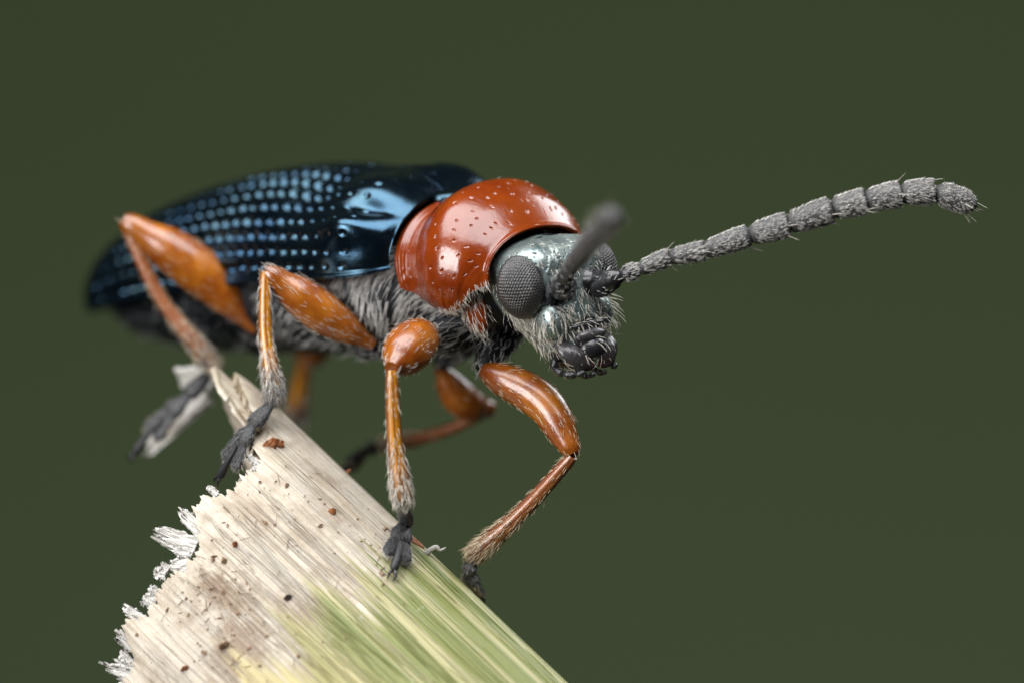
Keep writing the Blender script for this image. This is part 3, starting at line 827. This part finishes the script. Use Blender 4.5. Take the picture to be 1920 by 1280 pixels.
# near front leg, its thigh pointing at the viewer
leg('right front leg, thigh seen end on, foot planted on the straw', B(.30, .18, -.36), W(800, 648, .36), W(734, 690, -.32), W(757, 946, -.26),
    [W(757, 940, -.26), on(748, 994, .075), on(743, 1026, .055), on(739, 1054, .045), on(735, 1074, .035)], .150, .066, fN,
    bow=(.05, 0, .10), tbow=(-.02, 0, 0), coxr=.17,
    fprof=[(0, .05), (.15, .085), (.4, .135), (.62, .155), (.8, .13), (.92, .075), (1, .045)])
# near middle leg
mf = nrm(np.array([-.6, -.8, .3]))
leg('right middle leg, bent knee high beside the wing case', B(-.50, .35, -.42), W(700, 645, .62), W(497, 507, .38), W(517, 748, .30),
    [W(512, 752, .30), W(474, 796, .22), W(452, 828, .22), W(430, 868, .26), W(412, 893, .32)], .132, .062, mf,
    bow=(.02, 0, -.035), tbow=(-.03, 0, 0), coxr=.15, hdark=260)
# near hind leg
leg('right hind leg, thigh drawn up along the abdomen', B(-1.50, .40, -.38), W(482, 617, 1.28), W(230, 412, 1.22), W(404, 690, 1.18),
    [W(402, 688, 1.28), W(352, 742, 1.24), W(318, 775, 1.24), W(282, 815, 1.25), W(252, 850, 1.28)], .152, .062, mf,
    bow=(.05, 0, .03), tbow=(-.06, 0, -.02), coxr=.14, hair=.7, tibmat='tibia_brown', hdark=150)
# far front leg
p_s = [stem_pt(np.array(a_), np.array(b_), SR + .03) for a_, b_ in ((.42, -.30), (.52, -.36), (.60, -.44))]
leg('left front leg reaching forward and down to the far side of the straw', B(.32, -.10, -.40), W(905, 692, .28), W(1076, 852, -.02), W(882, 1046, .30),
    [W(884, 1044, .28), W(879, 1072, .30), W(884, 1088, .34), W(892, 1102, .40), W(900, 1116, .46)], .128, .068, nrm(np.array([.7, .1, .7])),
    bow=(.09, 0, .06), tbow=(.02, 0, -.01), coxr=.15, tibmat='tibia_brown',
    fprof=[(0, .045), (.06, .075), (.2, .108), (.45, .125), (.7, .112), (.88, .080), (.96, .062), (1, .04)])
# far middle leg
leg('left middle leg, blurred behind the front legs', B(-.10, -.30, -.40), W(822, 685, 1.25), W(925, 768, 1.55), W(712, 836, 1.62),
    [W(716, 834, 1.62), W(690, 842, 1.62), W(672, 856, 1.6), W(655, 872, 1.58), W(642, 886, 1.55)], .115, .055, nrm(np.array([.5, .3, .8])),
    bow=(-.02, 0, -.08), tbow=(.02, 0, -.03), hair=.35, tibmat='tibia_brown', claw=False)
# far hind leg
leg('left hind leg, a blurred orange stump below the belly', B(-1.3, -.40, -.36), W(600, 640, 2.3), W(572, 668, 2.55), W(553, 790, 2.35),
    [W(553, 788, 2.35), W(520, 850, 2.3), W(500, 870, 2.3), W(480, 885, 2.3), W(465, 900, 2.3)], .12, .085, nrm(np.array([.5, .3, .8])),
    hair=.3, claw=False)

# ================================================================== DEBRIS ON THE STRAW
def flake(name, px, py, w_, h_, rot, seed, mat, label, th=.02, curl=.0):
    p, n, al_, an_ = stem_hit(px, py)
    r_ = np.random.default_rng(seed)
    d = nrm(np.array([math.cos(rot), 0, -math.sin(rot)])); d = nrm(d - (d @ n) * n); s_ = np.cross(n, d)
    k = 26; q = np.linspace(0, 2 * np.pi, k, endpoint=False)
    rad = 1 + .30 * np.interp(q, np.linspace(0, 2 * np.pi, 12), np.append(*(lambda z_: (z_, z_[0]))(r_.uniform(-1, 1, 11))))
    rings = np.linspace(0.02, 1, 7)
    X_ = rings[:, None] * (rad * np.cos(q))[None] * w_ / 2; Y_ = rings[:, None] * (rad * np.sin(q))[None] * h_ / 2
    Zt = th * (1 - rings[:, None] ** 3) + r_.normal(0, th * .22, X_.shape) + curl * X_ ** 2 + .014
    Zt[-1] = -.012
    P = p + X_[..., None] * d + Y_[..., None] * s_ + Zt[..., None] * n
    g = Grid(P, True, centre=p - n)
    return build(name, g.buf(cap=True), mat, None, label=label, cat='flake', smooth=False)
flake('bark_flake', 514, 833, .13, .065, -.15, 1, M['flake'], 'rust brown scrap lying on the straw just ahead of the middle foot', .03)
flake('bark_flake', 623, 960, .055, .035, .1, 2, M['flake'], 'small rust speck alone on the pale middle of the straw', .02)
flake('bark_flake', 441, 1021, .045, .04, .3, 3, M['flake'], 'small red brown crumb near the big torn splinter', .02)
flake('bark_flake', 540, 1120, .035, .055, 1.2, 4, M['flake_black'], 'tiny black crumb where the straw turns from cream to green', .012)
flake('bark_flake', 346, 1253, .06, .03, -.5, 5, M['flake'], 'red brown crumb low on the straw near its torn edge', .02)
flake('bark_flake', 776, 1016, .17, .11, .75, 6, M['flake'], 'ragged rust patch on the straw beside the planted front foot', .006)
flake('bark_flake', 651, 886, .025, .022, 0, 7, M['flake'], 'dark red dot high on the straw ahead of the middle foot', .015)
flake('bark_flake', 420, 1210, .075, .045, -.5, 8, M['dirt'], 'dull brown crumb in the dirty stain of the straw', .02)
# curled white thread by the rust patch
p, n, _, _ = stem_hit(797, 1038)
th_ = tube([p, p + n * .06 + np.array([.03, 0, .0]), p + n * .06 + np.array([.06, 0, -.02]), p + n * .07 + np.array([.09, .01, -.01])], [(0, .022), (.5, .014), (1, .004)], 8, 20)
o = build('plant_thread', th_.buf(), M['splinter'], None, label='short pale thread curling off the straw by the rust patch', cat='thread')
# raised plant fibres running along the straw
r_ = np.random.default_rng(5)
fbuf = Buf(); nf = 650
fa = r_.uniform(.12, 2.2, nf); fl0 = np.interp(fa, an1, rim) + r_.gamma(1.2, .75, nf) + .01; fL = r_.uniform(.15, .9, nf)
for k in range(nf):
    tt_ = np.linspace(0, 1, 5)
    al_ = fl0[k] + fL[k] * tt_; an_ = fa[k] + .004 * np.sin(tt_ * 3 + k) + r_.normal(0, .012) * tt_
    ii = np.clip(np.searchsorted(an1, an_), 0, NV - 1)
    P_ = stem_pt(al_, an_, SR + ribs[ii] + .002 + .004 * np.sin(np.pi * tt_) * r_.random())
    tube(P_, [(0, .001), (.3, .0035), (.7, .0035), (1, .001)], 5, 7, hint=tuple(SV)).buf(fbuf, cap=False, uv=np.stack(np.meshgrid(np.linspace(fl0[k], fl0[k] + fL[k], 7), np.full(5, fa[k] * SR + .05), indexing='ij'), -1))
build('surface_fibres', fbuf, M['stem'], stem, kind='stuff')
# loose dirt: hundreds of grains and hair-like bits
gb = Buf()
r_ = np.random.default_rng(12)
cents = [(405, 1105, 40), (560, 1150, 60), (440, 1200, 60), (500, 930, 70), (380, 1180, 60), (620, 1000, 120), (470, 1060, 110), (350, 1050, 40), (720, 990, 40), (560, 900, 60)]
for k in range(220):
    cx_, cy_, sd_ = cents[r_.integers(len(cents))]
    px, py = r_.normal(cx_, sd_), r_.normal(cy_, sd_ * .8)
    p, n, al_, an_ = stem_hit(px, py)
    if al_ < np.interp(an_, an1, rim) + .08 or an_ < .25 or al_ > 1.2: continue
    sz = r_.gamma(1.6, .0030) + .0025
    d = nrm(np.cross(n, r_.normal(0, 1, 3))); s_ = np.cross(n, d)
    stretch = r_.uniform(1, 2.2)
    V = np.array([d * stretch, s_, -d * stretch, -s_, n * .8, -n * .4]) * sz + r_.normal(0, sz * .25, (6, 3)) + p
    gb.add(V, None, [[0, 1, 4], [1, 2, 4], [2, 3, 4], [3, 0, 4], [1, 0, 5], [2, 1, 5], [3, 2, 5], [0, 3, 5]])
build('dirt_grains', gb, M['dirt'], stem, kind='stuff', smooth=False)
fb = Buf()
Pn = []
for k in range(80):
    cx_, cy_, sd_ = cents[r_.integers(len(cents))]
    p, n, al_, an_ = stem_hit(r_.normal(cx_, sd_), r_.normal(cy_, sd_))
    if al_ < np.interp(an_, an1, rim) + .08 or an_ < .25: continue
    Pn.append((p, n))
P = np.array([a_ for a_, _ in Pn]); N = np.array([b_ for _, b_ in Pn])
hairs(fb, P + N * .006, N, r_.normal(0, 1, P.shape), .09, 10, .0026, -18, .2)
build('dirt_threads', fb, M['dirt'], stem, kind='stuff')

for o in S.objects:
    if '_org' in o: del o['_org']
